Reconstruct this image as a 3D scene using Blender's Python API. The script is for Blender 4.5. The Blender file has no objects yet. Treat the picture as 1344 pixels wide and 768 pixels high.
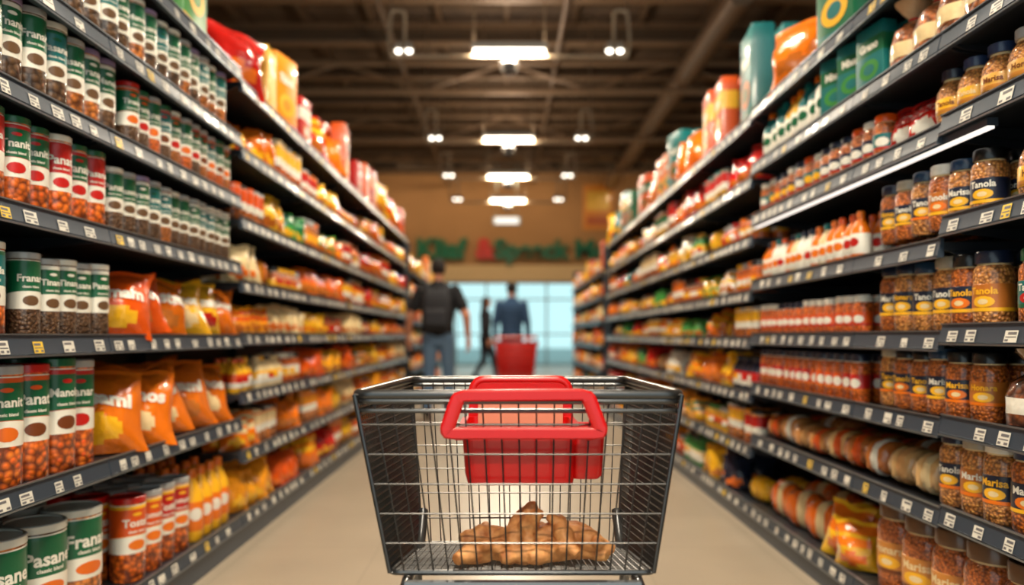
import bpy, math, random
import numpy as np
from mathutils import Vector, Matrix
random.seed(11)
R=random.random
def U(a,b): return a+(b-a)*R()
def lin(c):
    return tuple([((x/255)/12.92 if x/255<=0.04045 else (((x/255)+0.055)/1.055)**2.4) for x in c[:3]])+(1.0,)
def vary(c,k=0.12):
    f=1+U(-k,k); return tuple(min(1,max(0,x*f)) for x in c[:3])+(1.0,)
ORANGE=lin((240,120,18)); DORANGE=lin((224,84,14)); YEL=lin((250,186,36)); RED=lin((196,26,20)); GREEN=lin((8,98,60)); LGREEN=lin((60,140,60))
TEAL=lin((14,112,112)); WHITE=lin((242,238,224)); NAVY=lin((24,34,58)); BROWN=lin((116,58,24)); CREAM=lin((238,212,160))
DARK=lin((28,28,30)); SILVER=lin((176,178,178)); NUT=lin((200,116,46)); SEED=lin((106,76,50)); PASTA=lin((232,110,28)); AMBER=lin((200,106,32)); BLACK=lin((12,12,14)); TAN=lin((212,142,70))
# ------------------------------------------------ materials
def newmat(name):
    m=bpy.data.materials.new(name); m.use_nodes=True
    nt=m.node_tree; b=nt.nodes['Principled BSDF']; return m,nt,b
def colmat(name,rough=.4,metal=0,coat=0,bump=0,bscale=40):
    m,nt,b=newmat(name)
    a=nt.nodes.new('ShaderNodeAttribute'); a.attribute_name='Col'
    nt.links.new(a.outputs['Color'],b.inputs['Base Color'])
    b.inputs['Roughness'].default_value=rough; b.inputs['Metallic'].default_value=metal
    b.inputs['Coat Weight'].default_value=coat; b.inputs['Coat Roughness'].default_value=.1
    if bump:
        n=nt.nodes.new('ShaderNodeTexNoise'); n.inputs['Scale'].default_value=bscale
        tc=nt.nodes.new('ShaderNodeTexCoord'); nt.links.new(tc.outputs['Object'],n.inputs['Vector'])
        bp=nt.nodes.new('ShaderNodeBump'); bp.inputs['Strength'].default_value=bump; bp.inputs['Distance'].default_value=.01
        nt.links.new(n.outputs['Fac'],bp.inputs['Height']); nt.links.new(bp.outputs['Normal'],b.inputs['Normal'])
    return m
def contentsmat(name,scale,dark=.25):
    m,nt,b=newmat(name)
    a=nt.nodes.new('ShaderNodeAttribute'); a.attribute_name='Col'
    tc=nt.nodes.new('ShaderNodeTexCoord')
    v=nt.nodes.new('ShaderNodeTexVoronoi'); v.inputs['Scale'].default_value=scale
    nt.links.new(tc.outputs['Object'],v.inputs['Vector'])
    r=nt.nodes.new('ShaderNodeValToRGB'); r.color_ramp.elements[0].position=.25; r.color_ramp.elements[0].color=(1.25,1.25,1.25,1)
    r.color_ramp.elements[1].position=.75; r.color_ramp.elements[1].color=(dark,dark*.8,dark*.7,1)
    nt.links.new(v.outputs['Distance'],r.inputs['Fac'])
    mx=nt.nodes.new('ShaderNodeMixRGB'); mx.blend_type='MULTIPLY'; mx.inputs[0].default_value=1
    nt.links.new(a.outputs['Color'],mx.inputs[1]); nt.links.new(r.outputs['Color'],mx.inputs[2])
    hs=nt.nodes.new('ShaderNodeMixRGB'); hs.blend_type='OVERLAY'; hs.inputs[0].default_value=.35
    bw=nt.nodes.new('ShaderNodeRGBToBW'); nt.links.new(v.outputs['Color'],bw.inputs[0])
    nt.links.new(mx.outputs[0],hs.inputs[1]); nt.links.new(bw.outputs[0],hs.inputs[2])
    nt.links.new(hs.outputs[0],b.inputs['Base Color'])
    bp=nt.nodes.new('ShaderNodeBump'); bp.inputs['Strength'].default_value=.8; bp.inputs['Distance'].default_value=.006; bp.invert=True
    nt.links.new(v.outputs['Distance'],bp.inputs['Height']); nt.links.new(bp.outputs['Normal'],b.inputs['Normal'])
    b.inputs['Roughness'].default_value=.5; b.inputs['Coat Weight'].default_value=1.0; b.inputs['Coat Roughness'].default_value=.05
    return m
def emit(name,c,s):
    m,nt,b=newmat(name); b.inputs['Base Color'].default_value=c; b.inputs['Emission Color'].default_value=c; b.inputs['Emission Strength'].default_value=s; return m
GLOSS,PAPER,CONT,METAL,SATIN,CLOTH,SKIN,SEEDM,EMW,FOIL,CHROME,EML=range(12)
MATS=[colmat('plastic_gloss',.3,0,.3),colmat('label_paper',.42,0,.25),contentsmat('pasta_nut_contents',55),colmat('brushed_metal',.3,.85),
      colmat('powder_coated_steel',.38,.2),colmat('cloth_fabric',.9,0,0,.4,60),colmat('skin',.5),contentsmat('seed_contents',120,.4),
      emit('led_emission',(1,.93,.8,1),7),colmat('foil_film',.22,.0,.6,.6,28),colmat('chrome_wire',.28,.9),emit('shelf_led_emission',(1,.95,.88,1),1.1)]
# ------------------------------------------------ template geometry
class T:
    def __init__(s): s.v=[];s.f=[];s.m=[];s.c=[]
    def add(s,o,M=None,slot=None):
        n=len(s.v)
        if M is None: s.v+=list(o.v)
        else: s.v+=[tuple(M@Vector(p)) for p in o.v]
        s.f+=[tuple(i+n for i in f) for f in o.f]; s.m+=o.m; s.c+=(o.c if slot is None else [slot]*len(o.c)); return s
    def poly(s,pts,m,c):
        n=len(s.v); s.v+=[tuple(p) for p in pts]; s.f.append(tuple(range(n,n+len(pts)))); s.m.append(m); s.c.append(c)
    def prep(s):
        s.V=np.array(s.v,dtype=float); s.L=np.array([i for f in s.f for i in f],dtype=np.int64)
        s.N=np.array([len(f) for f in s.f],dtype=np.int64); s.MI=np.array(s.m,dtype=np.int64); s.CI=np.array(s.c,dtype=np.int64); return s
def lathe(rows,bands,seg=16,wave=None):
    t=T()
    for r in rows:
        amp=r[2] if len(r)>2 else 0
        for i in range(seg):
            a=2*math.pi*i/seg; rr=r[0]*(1+(wave(a,r[1]) if wave else 0))
            t.v.append((rr*math.cos(a),rr*math.sin(a),r[1]+amp*math.cos(a)))
    for k in range(len(rows)-1):
        for i in range(seg):
            j=(i+1)%seg; t.f.append((k*seg+i,k*seg+j,(k+1)*seg+j,(k+1)*seg+i)); t.m.append(bands[k][0]); t.c.append(bands[k][1])
    t.f.append(tuple(range(seg-1,-1,-1))); t.m.append(bands[0][0]); t.c.append(bands[0][1])
    n=(len(rows)-1)*seg; t.f.append(tuple(range(n,n+seg))); t.m.append(bands[-1][0]); t.c.append(bands[-1][1])
    return t
def rring(hx,hy,r,n=3):
    p=[]
    for k,(sx,sy) in enumerate([(1,1),(-1,1),(-1,-1),(1,-1)]):
        for i in range(n+1):
            a=math.pi/2*(k+i/n); p.append((sx*(hx-r)+r*math.cos(a),sy*(hy-r)+r*math.sin(a)))
    return p
def loft(rings,bands,capb=True,capt=True):
    t=T(); n=len(rings[0])
    for r in rings: t.v+=[tuple(p) for p in r]
    for k in range(len(rings)-1):
        for i in range(n):
            j=(i+1)%n; t.f.append((k*n+i,k*n+j,(k+1)*n+j,(k+1)*n+i)); t.m.append(bands[k][0]); t.c.append(bands[k][1])
    if capb: t.f.append(tuple(range(n-1,-1,-1))); t.m.append(bands[0][0]); t.c.append(bands[0][1])
    if capt: m=(len(rings)-1)*n; t.f.append(tuple(range(m,m+n))); t.m.append(bands[-1][0]); t.c.append(bands[-1][1])
    return t
def box(x0,x1,y0,y1,z0,z1,m=SATIN,c=0,bev=0.0):
    x0,x1=min(x0,x1),max(x0,x1)
    if bev:
        cx,cy=(x0+x1)/2,(y0+y1)/2; hx,hy=(x1-x0)/2,(y1-y0)/2
        rs=[]
        for (ins,z) in [(bev,z0),(0,z0+bev),(0,z1-bev),(bev,z1)]:
            rs.append([(cx+p[0],cy+p[1],z) for p in rring(hx-ins,hy-ins,min(bev*1.2,hx*.9,hy*.9),3)])
        return loft(rs,[(m,c)]*3)
    return loft([[(x0,y0,z),(x1,y0,z),(x1,y1,z),(x0,y1,z)] for z in (z0,z1)],[(m,c)])
def tube(pts,rad,seg=8,m=METAL,c=0,closed=False):
    P=[Vector(p) for p in pts]; n=len(P); rad=rad if isinstance(rad,(list,tuple)) else [rad]*n
    rings=[]; up=None
    for i in range(n):
        if closed: d=(P[(i+1)%n]-P[i-1])
        else: d=(P[min(i+1,n-1)]-P[max(i-1,0)])
        d.normalize()
        if up is None: up=Vector((0,0,1)) if abs(d.z)<.9 else Vector((1,0,0))
        a=d.cross(up)
        if a.length<1e-4: a=d.cross(Vector((0,1,0)))
        a.normalize(); b=a.cross(d); up=b
        rings.append([tuple(P[i]+a*rad[i]*math.cos(2*math.pi*k/seg)+b*rad[i]*math.sin(2*math.pi*k/seg)) for k in range(seg)])
    if closed:
        t=loft(rings+[rings[0]],[(m,c)]*n,False,False); return t
    return loft(rings,[(m,c)]*(n-1))
def ellipsoid(c,rx,ry,rz,m=0,s=0,seg=14,nr=9):
    rows=[];
    for k in range(nr+1):
        a=math.pi*k/nr; rows.append((max(math.sin(a),.02),-math.cos(a)))
    t=lathe(rows,[(m,s)]*nr,seg); t.v=[(c[0]+p[0]*rx,c[1]+p[1]*ry,c[2]+p[2]*rz) for p in t.v]; return t
def fillet(pts,r,n=5,closed=True):
    out=[];N=len(pts)
    for i in range(N):
        p=Vector(pts[i])
        if not closed and i in(0,N-1): out.append(p); continue
        a=(Vector(pts[i-1])-p); b=(Vector(pts[(i+1)%N])-p); ra=min(r,a.length*.45); rb=min(r,b.length*.45)
        A=p+a.normalized()*ra; B=p+b.normalized()*rb
        for k in range(n+1):
            t=k/n; out.append(A*(1-t)**2+p*2*t*(1-t)+B*t*t)
    return out
_tc={}
def text2d(w,bold=.03,res=2):
    if (w,bold) in _tc: return _tc[(w,bold)]
    cu=bpy.data.curves.new('tmp','FONT'); cu.body=w; cu.offset=bold; cu.resolution_u=res; cu.align_x='CENTER'
    o=bpy.data.objects.new('tmp',cu); bpy.context.scene.collection.objects.link(o)
    dg=bpy.context.evaluated_depsgraph_get(); me=o.evaluated_get(dg).to_mesh()
    v=[(p.co.x,p.co.y) for p in me.vertices]; f=[tuple(p.vertices) for p in me.polygons]
    o.evaluated_get(dg).to_mesh_clear(); bpy.data.objects.remove(o); bpy.data.curves.remove(cu)
    xs=[p[0] for p in v]; w_=max(xs)-min(xs); cx=(max(xs)+min(xs))/2
    v=[(p[0]-cx,p[1]-.33) for p in v]; _tc[(w,bold)]=(v,f,w_); return _tc[(w,bold)]
def wraptext(t,w,r,zc,maxw,maxh,slot,m=PAPER):
    v,f,tw=text2d(w); s=min(maxw/tw,maxh/.72); n=len(t.v)
    t.v+=[(r*math.cos(p[0]*s/r),r*math.sin(p[0]*s/r),zc+p[1]*s) for p in v]
    for q in f: t.f.append(tuple(i+n for i in q)); t.m.append(m); t.c.append(slot)
def wrapdisc(t,r,zc,a,b,slot,th0=0,m=PAPER,n=14,power=1.0):
    base=len(t.v); K=4
    t.v.append((r*math.cos(th0),r*math.sin(th0),zc))
    for k in range(1,K+1):
        for i in range(n):
            an=2*math.pi*i/n; th=th0+a*k/K*math.cos(an)/r
            t.v.append((r*math.cos(th),r*math.sin(th),zc+b*k/K*math.sin(an)))
    for i in range(n):
        j=(i+1)%n; t.f.append((base,base+1+i,base+1+j)); t.m.append(m); t.c.append(slot)
        for k in range(K-1):
            o=base+1+k*n; t.f.append((o+i,o+n+i,o+n+j,o+j)); t.m.append(m); t.c.append(slot)
# palettes slots: 0 contents 1 main label 2 white 3 strip 4 lid 5 text 6 picture 7 aux
def canister(h,r,word=None,seg=20,cm=CONT,lidh=.06):
    L=r*1.018
    t=lathe([(r*.93,0),(r,.02*h),(r,.34*h),(L,.345*h,.03*h),(L,.52*h,.03*h),(L,.525*h,.03*h),(L,.86*h),(L,.90*h),(r*.99,.91*h),(r*.99,.925*h),(r*1.03,.93*h),(r*1.03,.99*h),(r*.97,h),(r*.9,h),(r*.88,h*.988)],
        [(cm,0),(cm,0),(PAPER,2),(PAPER,2),(PAPER,3),(PAPER,1),(PAPER,3),(PAPER,2),(cm,0),(GLOSS,4),(GLOSS,4),(GLOSS,4),(METAL,4),(GLOSS,4)],seg)
    if word:
        wraptext(t,word,L+.0012,.70*h,r*1.75,.15*h,5)
        wraptext(t,'classic blend',L+.0012,.60*h,r*1.1,.035*h,5)
        wrapdisc(t,L+.0008,.44*h,r*.55,.06*h,6)
        wrapdisc(t,L+.0008,.80*h,r*.3,.02*h,3)
    return t.prep()
def jar(h,r,word=None,seg=20,cm=SEEDM,round_=False,lid=.78):
    L=r*1.02
    if round_:
        rows=[(r*.7,0),(r*.93,.05*h),(r,.2*h),(L,.21*h),(L,.28*h),(L,.46*h),(r,.47*h),(r*.95,.60*h),(r*.80,.70*h),(r*.6,.78*h),(r*.58,.82*h),(r*.70,.825*h),(r*.70,.98*h),(r*.62,h)]
    else:
        rows=[(r*.85,0),(r*.98,.04*h),(r,.24*h),(L,.245*h),(L,.29*h),(L,.58*h),(r,.585*h),(r,.72*h),(r*.93,.79*h),(r*.8,.82*h),(r*.78,.84*h),(r*.9,.845*h),(r*.9,.98*h),(r*.84,h)]
    t=lathe(rows,[(cm,0),(cm,0),(PAPER,1),(PAPER,3),(PAPER,1),(PAPER,1),(cm,0),(cm,0),(cm,0),(GLOSS,2),(GLOSS,4),(GLOSS,4),(GLOSS,4)],seg)
    zc=.40*h
    if word and not round_:
        wraptext(t,word,L+.001,zc+.10*h,r*1.5,.09*h,5); wrapdisc(t,L+.0008,zc-.035*h,r*.6,.07*h,6); wrapdisc(t,L+.0012,zc-.035*h,r*.28,.035*h,2)
    elif word: wraptext(t,word,L+.001,.37*h,r*1.4,.09*h,5)
    else: wrapdisc(t,L+.02*r,zc,r*.6,.1*h,6,n=10)
    return t.prep()
def bottle(h,r,seg=14):
    L=r*1.02
    t=lathe([(r*.85,0),(r,.04*h),(r,.15*h),(L,.16*h),(L,.3*h),(L,.55*h),(r,.56*h),(r*.95,.64*h),(r*.6,.76*h),(r*.36,.84*h),(r*.34,.87*h),(r*.44,.875*h),(r*.4,.98*h),(r*.3,h)],
     [(GLOSS,0),(GLOSS,0),(PAPER,2),(PAPER,2),(PAPER,1),(GLOSS,0),(GLOSS,0),(GLOSS,0),(GLOSS,0),(GLOSS,0),(GLOSS,4),(GLOSS,4),(GLOSS,4)],seg)
    wrapdisc(t,L+.02*r,.38*h,r*.6,.09*h,6,n=10)
    return t.prep()
def bag(w,h,th,word=None,nu=12,nv=14,seed=0,plain=False):
    rs=random.Random(seed); ph=[rs.uniform(0,6) for _ in range(8)]
    def thick(u,v):
        a=max(0,1-abs(u)**2.4)**.7; b=max(0,math.sin(math.pi*min(1,max(0,(v+.03)/.97))))**.75
        wr=1+.13*math.sin(4*u+ph[0]+5*v)+.09*math.sin(9*v+ph[1]+4*u)+.06*math.sin(15*u+ph[2])*math.sin(8*v+ph[3])
        if v>.92: b*=.08
        return th*.5*a*b*wr+.001
    def P(u,v,sgn):
        wv=w*.5*(1-.13*math.sin(math.pi*v)+.03*math.sin(8*v+ph[4]))
        tz=(v*h)*(1+.03*math.sin(3*u+ph[5])) + (.02*h*math.sin(6*u+ph[6]) if v>.9 else 0)
        return (sgn*thick(u,v)-.14*h*(v-.1)+.02*h*math.sin(5*u+ph[7])*(v>.9),u*wv,tz)
    t=T()
    for sgn in(1,-1):
        base=len(t.v)
        for j in range(nv+1):
            for i in range(nu+1): t.v.append(P(-1+2*i/nu,j/nv,sgn))
        for j in range(nv):
            for i in range(nu):
                a=base+j*(nu+1)+i; q=(a,a+1,a+nu+2,a+nu+1)
                if sgn<0: q=q[::-1]
                u=-1+2*(i+.5)/nu; v=(j+.5)/nv
                sl=0; mm=FOIL
                if v>.92 or v<.05: sl=3
                elif sgn>0 and plain==False and abs(u)<.72 and .47<v<.70: sl=1
                elif sgn>0 and ((u*1.3)**2+((v-.25)*5)**2)<.5: sl=6
                elif v>.78: sl=7
                t.f.append(q); t.m.append(mm); t.c.append(sl)
    if word:
        v2,f2,tw=text2d(word,.05); s=min(w*.66/tw,h*.19/.72); n=len(t.v)
        for p in v2:
            vv=.585+p[1]*s/h; uu=p[0]*s/(w*.5*.88); q=P(uu,vv,1); t.v.append((q[0]+.005,q[1],q[2]))
        for q in f2: t.f.append(tuple(i+n for i in q)); t.m.append(PAPER); t.c.append(5)
    return t.prep()
def carton(w,h,d,word=None):
    lv=[0,.015,.10,.13,.55,.58,.80,.985,1]; sl=[3,3,2,0,1,1,0,0]
    rings=[]
    for k,z in enumerate(lv):
        ins=.003 if k in(0,len(lv)-1) else 0
        rings.append([(p[0],p[1],z*h) for p in rring(d/2-ins,w/2-ins,.004,2)])
    t=loft(rings,[(PAPER,s) for s in sl])
    x=d/2+.0012
    def disc(zc,a,b,s,dx=0):
        t.poly([(x+dx,a*math.cos(2*math.pi*i/16),zc+b*math.sin(2*math.pi*i/16)) for i in range(16)],PAPER,s)
    disc(.33*h,w*.36,h*.15,6); disc(.33*h,w*.2,h*.08,2,.0008)
    v2,f2,tw=text2d(word or 'Mixed',.05); s=min(w*.8/tw,h*.12/.72); n=len(t.v)
    t.v+=[(x+.001,p[0]*s,.68*h+p[1]*s) for p in v2]
    for q in f2: t.f.append(tuple(i+n for i in q)); t.m.append(PAPER); t.c.append(5)
    t.add(box(-.002,.002,-w*.48,w*.48,h,h+.003,PAPER,3))
    return t.prep()
def sack(h,r,seg=18):
    wv=lambda a,z: .05*math.sin(5*a+z*20)+(.16*math.sin(9*a) if z>.78*h else 0)
    return lathe([(r*.7,0),(r*.98,.06*h),(r,.2*h),(r*1.02,.4*h),(r*.85,.58*h),(r*.45,.69*h),(r*.25,.73*h),(r*.28,.745*h),(r*.25,.76*h),(r*.5,.84*h),(r*.75,.95*h),(r*.8,h)],
        [(CONT,0),(CONT,0),(FOIL,6),(CONT,0),(CONT,0),(FOIL,2),(GLOSS,3),(GLOSS,3),(FOIL,2),(FOIL,2),(FOIL,2)],seg,wv).prep()
def loafpack(l,h,d):
    t=T(); nu,ns=18,14; rings=[]
    for i in range(nu+1):
        u=-1+2*i/nu; e=max(0.05,(1-abs(u)**3))**.5*(1+.05*math.sin(u*13))
        if abs(u)>.93: e=.38+.1*math.sin(i)
        rings.append([(d/2*e*math.cos(2*math.pi*k/ns)*(1+.05*math.sin(3*k+i)),u*l/2,h/2+h/2*e*(abs(math.sin(2*math.pi*k/ns))**.7)*(1 if math.sin(2*math.pi*k/ns)>=0 else -1)) for k in range(ns)])
    bands=[]
    for i in range(nu):
        u=-1+2*(i+.5)/nu; bands.append((FOIL,3) if abs(u)>.85 else ((PAPER,1) if -.1<u<.35 else (FOIL,0)))
    t=loft(rings,bands); return t.prep()
# ------------------------------------------------ merged mesh builder
class MB:
    def __init__(s): s.V=[];s.L=[];s.N=[];s.M=[];s.C=[];s.n=0
    def put(s,t,pal,loc=(0,0,0),rz=0,sc=(1,1,1),rx=0,ry=0):
        if not hasattr(t,'V'): t.prep()
        M=(Matrix.Rotation(rz,3,'Z')@Matrix.Rotation(ry,3,'Y')@Matrix.Rotation(rx,3,'X'))
        A=np.array(M)
        V=(t.V*np.array(sc))@A.T+np.array(loc)
        s.V.append(V); s.L.append(t.L+s.n); s.N.append(t.N); s.M.append(t.MI)
        s.C.append(np.array(pal,dtype=float)[t.CI]); s.n+=len(V)
    def build(s,name,parent=None,sharp=40):
        V=np.concatenate(s.V);L=np.concatenate(s.L);N=np.concatenate(s.N);M=np.concatenate(s.M);C=np.concatenate(s.C)
        me=bpy.data.meshes.new(name); me.vertices.add(len(V)); me.vertices.foreach_set('co',V.ravel())
        me.loops.add(len(L)); me.loops.foreach_set('vertex_index',L.astype(np.int32))
        me.polygons.add(len(N)); st=np.concatenate([[0],np.cumsum(N)[:-1]]); me.polygons.foreach_set('loop_start',st.astype(np.int32))
        try: me.polygons.foreach_set('loop_total',N.astype(np.int32))
        except Exception: pass
        us=np.unique(M); mp=np.zeros(len(MATS),int)
        for i,u in enumerate(us): me.materials.append(MATS[u]); mp[u]=i
        me.polygons.foreach_set('material_index',mp[M].astype(np.int32))
        me.polygons.foreach_set('use_smooth',np.ones(len(N),dtype=bool))
        a=me.attributes.new('Col','FLOAT_COLOR','FACE'); a.data.foreach_set('color',C.astype(np.float32).ravel())
        me.update(calc_edges=True)
        me.set_sharp_from_angle(angle=math.radians(sharp))
        o=bpy.data.objects.new(name,me); bpy.context.scene.collection.objects.link(o)
        if parent: o.parent=parent
        return o
def quick(name,t,pal,parent=None,loc=(0,0,0),sharp=40,**k):
    mb=MB(); mb.put(t,pal,loc,**k); return mb.build(name,parent,sharp)
def empty(name,loc=(0,0,0)):
    e=bpy.data.objects.new(name,None); bpy.context.scene.collection.objects.link(e); e.location=loc; e.empty_display_size=.2; return e
# ------------------------------------------------ room shell
def plainmat(name,c,rough=.6,noise=0,ns=3,metal=0):
    m,nt,b=newmat(name); b.inputs['Roughness'].default_value=rough; b.inputs['Metallic'].default_value=metal
    if noise:
        n=nt.nodes.new('ShaderNodeTexNoise'); n.inputs['Scale'].default_value=ns; n.inputs['Detail'].default_value=6
        tc=nt.nodes.new('ShaderNodeTexCoord'); nt.links.new(tc.outputs['Object'],n.inputs['Vector'])
        r=nt.nodes.new('ShaderNodeValToRGB'); r.color_ramp.elements[0].position=.3; r.color_ramp.elements[1].position=.7
        r.color_ramp.elements[0].color=tuple(x*(1-noise) for x in c[:3])+(1,); r.color_ramp.elements[1].color=tuple(min(1,x*(1+noise)) for x in c[:3])+(1,)
        nt.links.new(n.outputs['Fac'],r.inputs['Fac']); nt.links.new(r.outputs[0],b.inputs['Base Color'])
    else: b.inputs['Base Color'].default_value=c
    return m
def rbox(name,x0,x1,y0,y1,z0,z1,mat,parent=None):
    t=box(x0,x1,y0,y1,z0,z1); o=quick(name,t,[WHITE]*8,parent); o.data.materials.clear(); o.data.materials.append(mat); return o
mfloor,nt,b=newmat('polished_floor_tile')
tc=nt.nodes.new('ShaderNodeTexCoord'); br=nt.nodes.new('ShaderNodeTexBrick'); nt.links.new(tc.outputs['Object'],br.inputs['Vector'])
br.offset=0; br.inputs['Scale'].default_value=1; br.inputs['Brick Width'].default_value=.6; br.inputs['Row Height'].default_value=.6; br.inputs['Mortar Size'].default_value=.003
br.inputs['Color1'].default_value=lin((172,158,138)); br.inputs['Color2'].default_value=lin((167,153,133)); br.inputs['Mortar'].default_value=lin((152,139,120))
n=nt.nodes.new('ShaderNodeTexNoise'); n.inputs['Scale'].default_value=2.5; n.inputs['Detail'].default_value=8; nt.links.new(tc.outputs['Object'],n.inputs['Vector'])
mx=nt.nodes.new('ShaderNodeMixRGB'); mx.blend_type='OVERLAY'; mx.inputs[0].default_value=.15; nt.links.new(br.outputs['Color'],mx.inputs[1]); nt.links.new(n.outputs['Fac'],mx.inputs[2])
nt.links.new(mx.outputs[0],b.inputs['Base Color']); b.inputs['Roughness'].default_value=.33
rbox('floor',-9,9,-3,25.2,-.1,0,mfloor)
mceil=plainmat('ceiling_deck',lin((100,80,60)),.8,.25,2)
rbox('ceiling',-9,9,-3,25.2,6.9,7.0,mceil)
mwall=plainmat('painted_wall_tan',lin((172,124,76)),.8,.06,1.2)
YB=25
rbox('wall_back',-9,9,YB,YB+.2,2.75,6.9,mwall)
rbox('wall_back_left',-9,-2.7,YB,YB+.2,0,2.75,mwall); rbox('wall_back_right',2.3,9,YB,YB+.2,0,2.75,mwall)
rbox('wall_left',-9.2,-9,-3,25.2,0,6.9,mwall); rbox('wall_right',9,9.2,-3,25.2,0,6.9,mwall)
rbox('lit_band_1',-8.9,8.9,YB-.06,YB-.003,2.76,3.3,plainmat('lit_band_paint',lin((214,178,126)),.6))  # paler band: light on the wall below the sign, put into the colour
w=empty('window_1')
t=T()
for i in range(6): x=-2.68+i*.99; t.add(box(x,x+.06,YB,YB+.1,0,2.73,SATIN,0))
for z in(0.0,1.0,2.15,2.69): t.add(box(-2.7,2.3,YB+.01,YB+.09,z,z+.05,SATIN,0))
quick('frame',t,[lin((120,140,145))],w)
gm,nt,b=newmat('window_glass'); b.inputs['Transmission Weight'].default_value=1; b.inputs['Roughness'].default_value=.02; b.inputs['IOR'].default_value=1.02; b.inputs['Base Color'].default_value=(.72,.97,.97,1)
o=quick('pane',box(-2.65,2.25,YB+.045,YB+.052,.05,2.68),[WHITE],w); o.data.materials.clear(); o.data.materials.append(gm)
rbox('pavement',-14,14,25.3,60,-.12,-.02,plainmat('asphalt',lin((150,160,160)),.9,.1))
# ceiling structure
e=empty('ceiling_trusses'); t=T()
ys=[2,4.5,7,9.5,12,13.8,15.6,17.4,19.2,21,22.8,24.4]
for y in ys:
    t.add(box(-8.9,8.9,y-.09,y+.09,6.25,6.31,SATIN,0)).add(box(-8.9,8.9,y-.02,y+.02,6.31,6.55,SATIN,1)).add(box(-8.9,8.9,y-.09,y+.09,6.55,6.61,SATIN,0))
quick('beams',t,[lin((136,110,84)),lin((94,76,58))],e)
t=T()
for x in np.arange(-8.4,8.5,1.2): t.add(box(x-.04,x+.04,-2.9,24.9,6.615,6.8,SATIN,0))
quick('purlins',t,[lin((116,94,72))],e)
t=T()
for yy in(14.7,18.3,21.9):
    for x in np.arange(-8,8,3.2):
        t.add(tube([(x,yy,5.72),(x+1.6,yy,6.24)],.03,6,SATIN,0)).add(tube([(x+1.6,yy,6.24),(x+3.2,yy,5.72)],.03,6,SATIN,0))
    t.add(tube([(-8.8,yy,5.7),(8.8,yy,5.7)],.07,6,SATIN,0)).add(tube([(-8.8,yy,6.24),(8.8,yy,6.24)],.05,6,SATIN,0))
quick('diagonals',t,[lin((146,118,90))],e)
quick('air_duct',tube([(3.4,11,5.95),(3.4,24.9,5.95)],.2,16,SATIN,0),[lin((130,108,86))],e)
quick('sprinkler_pipe',tube([(-1.9,3,5.9),(-1.9,24.9,5.9)],.05,8,SATIN,0).add(tube([(.9,3,6.0),(.9,24.9,6.0)],.04,8,SATIN,0)),[lin((110,88,66))],e)
def arealight(nm,e,loc,sx,sy,en,col,rot=(0,0,0)):
    L=bpy.data.lights.new(nm,'AREA'); L.shape='RECTANGLE'; L.size=sx; L.size_y=sy; L.energy=en; L.color=col
    o=bpy.data.objects.new(nm,L); bpy.context.scene.collection.objects.link(o); o.parent=e; o.location=loc; o.rotation_euler=rot; return o
t=tube([(-5,22.6,6.1),(5,22.6,6.1)],.03,8,SATIN,0)
for x in(-3.6,-1.2,1.2,3.6):
    t.add(box(x-.35,x+.35,22.54,22.66,5.94,6.06,SATIN,0,.02))
    arealight('added_wash_light',e,(x,22.63,5.92),.6,.12,32,(1,.80,.54),(math.radians(40),0,0))  # added area lights, there only to brighten the sign wall
quick('added_light_track',t,[lin((90,74,58))],e)  # added fixture, made to carry the wall wash
def lamp(y,LP=150,up=36):
    e=empty('ceiling_lamp',(0.03,y,4.2))
    t=box(-.43,.43,-.12,.12,.0,.07,SATIN,0,.01)
    for x in(-.4,.4): t.add(tube([(x,0,.06),(x,0,2.05)],.008,6,METAL,1))
    z=-.06
    t.add(tube([(-1.33,0,z),(1.33,0,z)],.022,8,SATIN,1))
    for sx in(-1,1):
        t.add(tube(fillet([(sx*1.33,0,z),(sx*1.36,0,.1),(sx*1.33,0,.46),(sx*1.18,0,.46),(sx*1.18,0,.05)],.05,3,False),.02,8,SATIN,1))
        t.add(tube([(sx*1.33,0,.46),(sx*1.33,0,2.05)],.01,6,METAL,1))
        for q in(1.13,1.25):
            t.add(lathe([(.03,.02),(.05,.0),(.055,-.06),(.05,-.065)],[(SATIN,0)]*3,12),Matrix.Translation((sx*q,0,.08)))
    t.add(tube([(-.4,0,z),(-.4,0,.02)],.01,6,METAL,1)).add(tube([(.4,0,z),(.4,0,.02)],.01,6,METAL,1))
    t.add(lathe([(.04,-.07),(.08,-.11),(.11,-.15),(.09,-.24),(.03,-.26)],[(SATIN,2)]*4,16))
    quick('housing',t,[lin((190,180,165)),lin((170,150,124)),lin((60,54,48))],e)
    g=box(-.40,.40,-.09,.09,-.012,.0,EMW,0)
    for sx in(-1,1):
        for q in(1.13,1.25): g.add(ellipsoid((sx*q,0,.01),.035,.035,.03,EMW,0,10,6))
    quick('diffuser',g,[WHITE],e)
    arealight('lamp_light',e,(0,0,-.016),.8,.18,LP,(1,.86,.67))
    arealight('added_uplight',e,(0,0,.08),.8,.18,up,(1,.82,.64),(math.pi,0,0))  # added upward light that brightens the ceiling
for y,p in((-2.2,290),(0.3,240),(4.4,215),(8.6,175),(12.4,155),(15.3,145),(18.0,145)): lamp(y,p)  # first lamp, unseen behind the camera, is added to brighten product fronts
e=empty('exit_sign',(0,23,4.45)); t=box(-.42,.42,-.04,.04,-.12,.12,SATIN,0,.01).add(tube([(-.3,0,.12),(-.3,0,1.8)],.01,6,METAL,0)).add(tube([(.3,0,.12),(.3,0,1.8)],.01,6,METAL,0))
t.add(box(-.36,.36,-.05,-.04,-.09,.09,EML,1)); quick('panel',t,[lin((200,215,205)),lin((150,205,180))],e)
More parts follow.
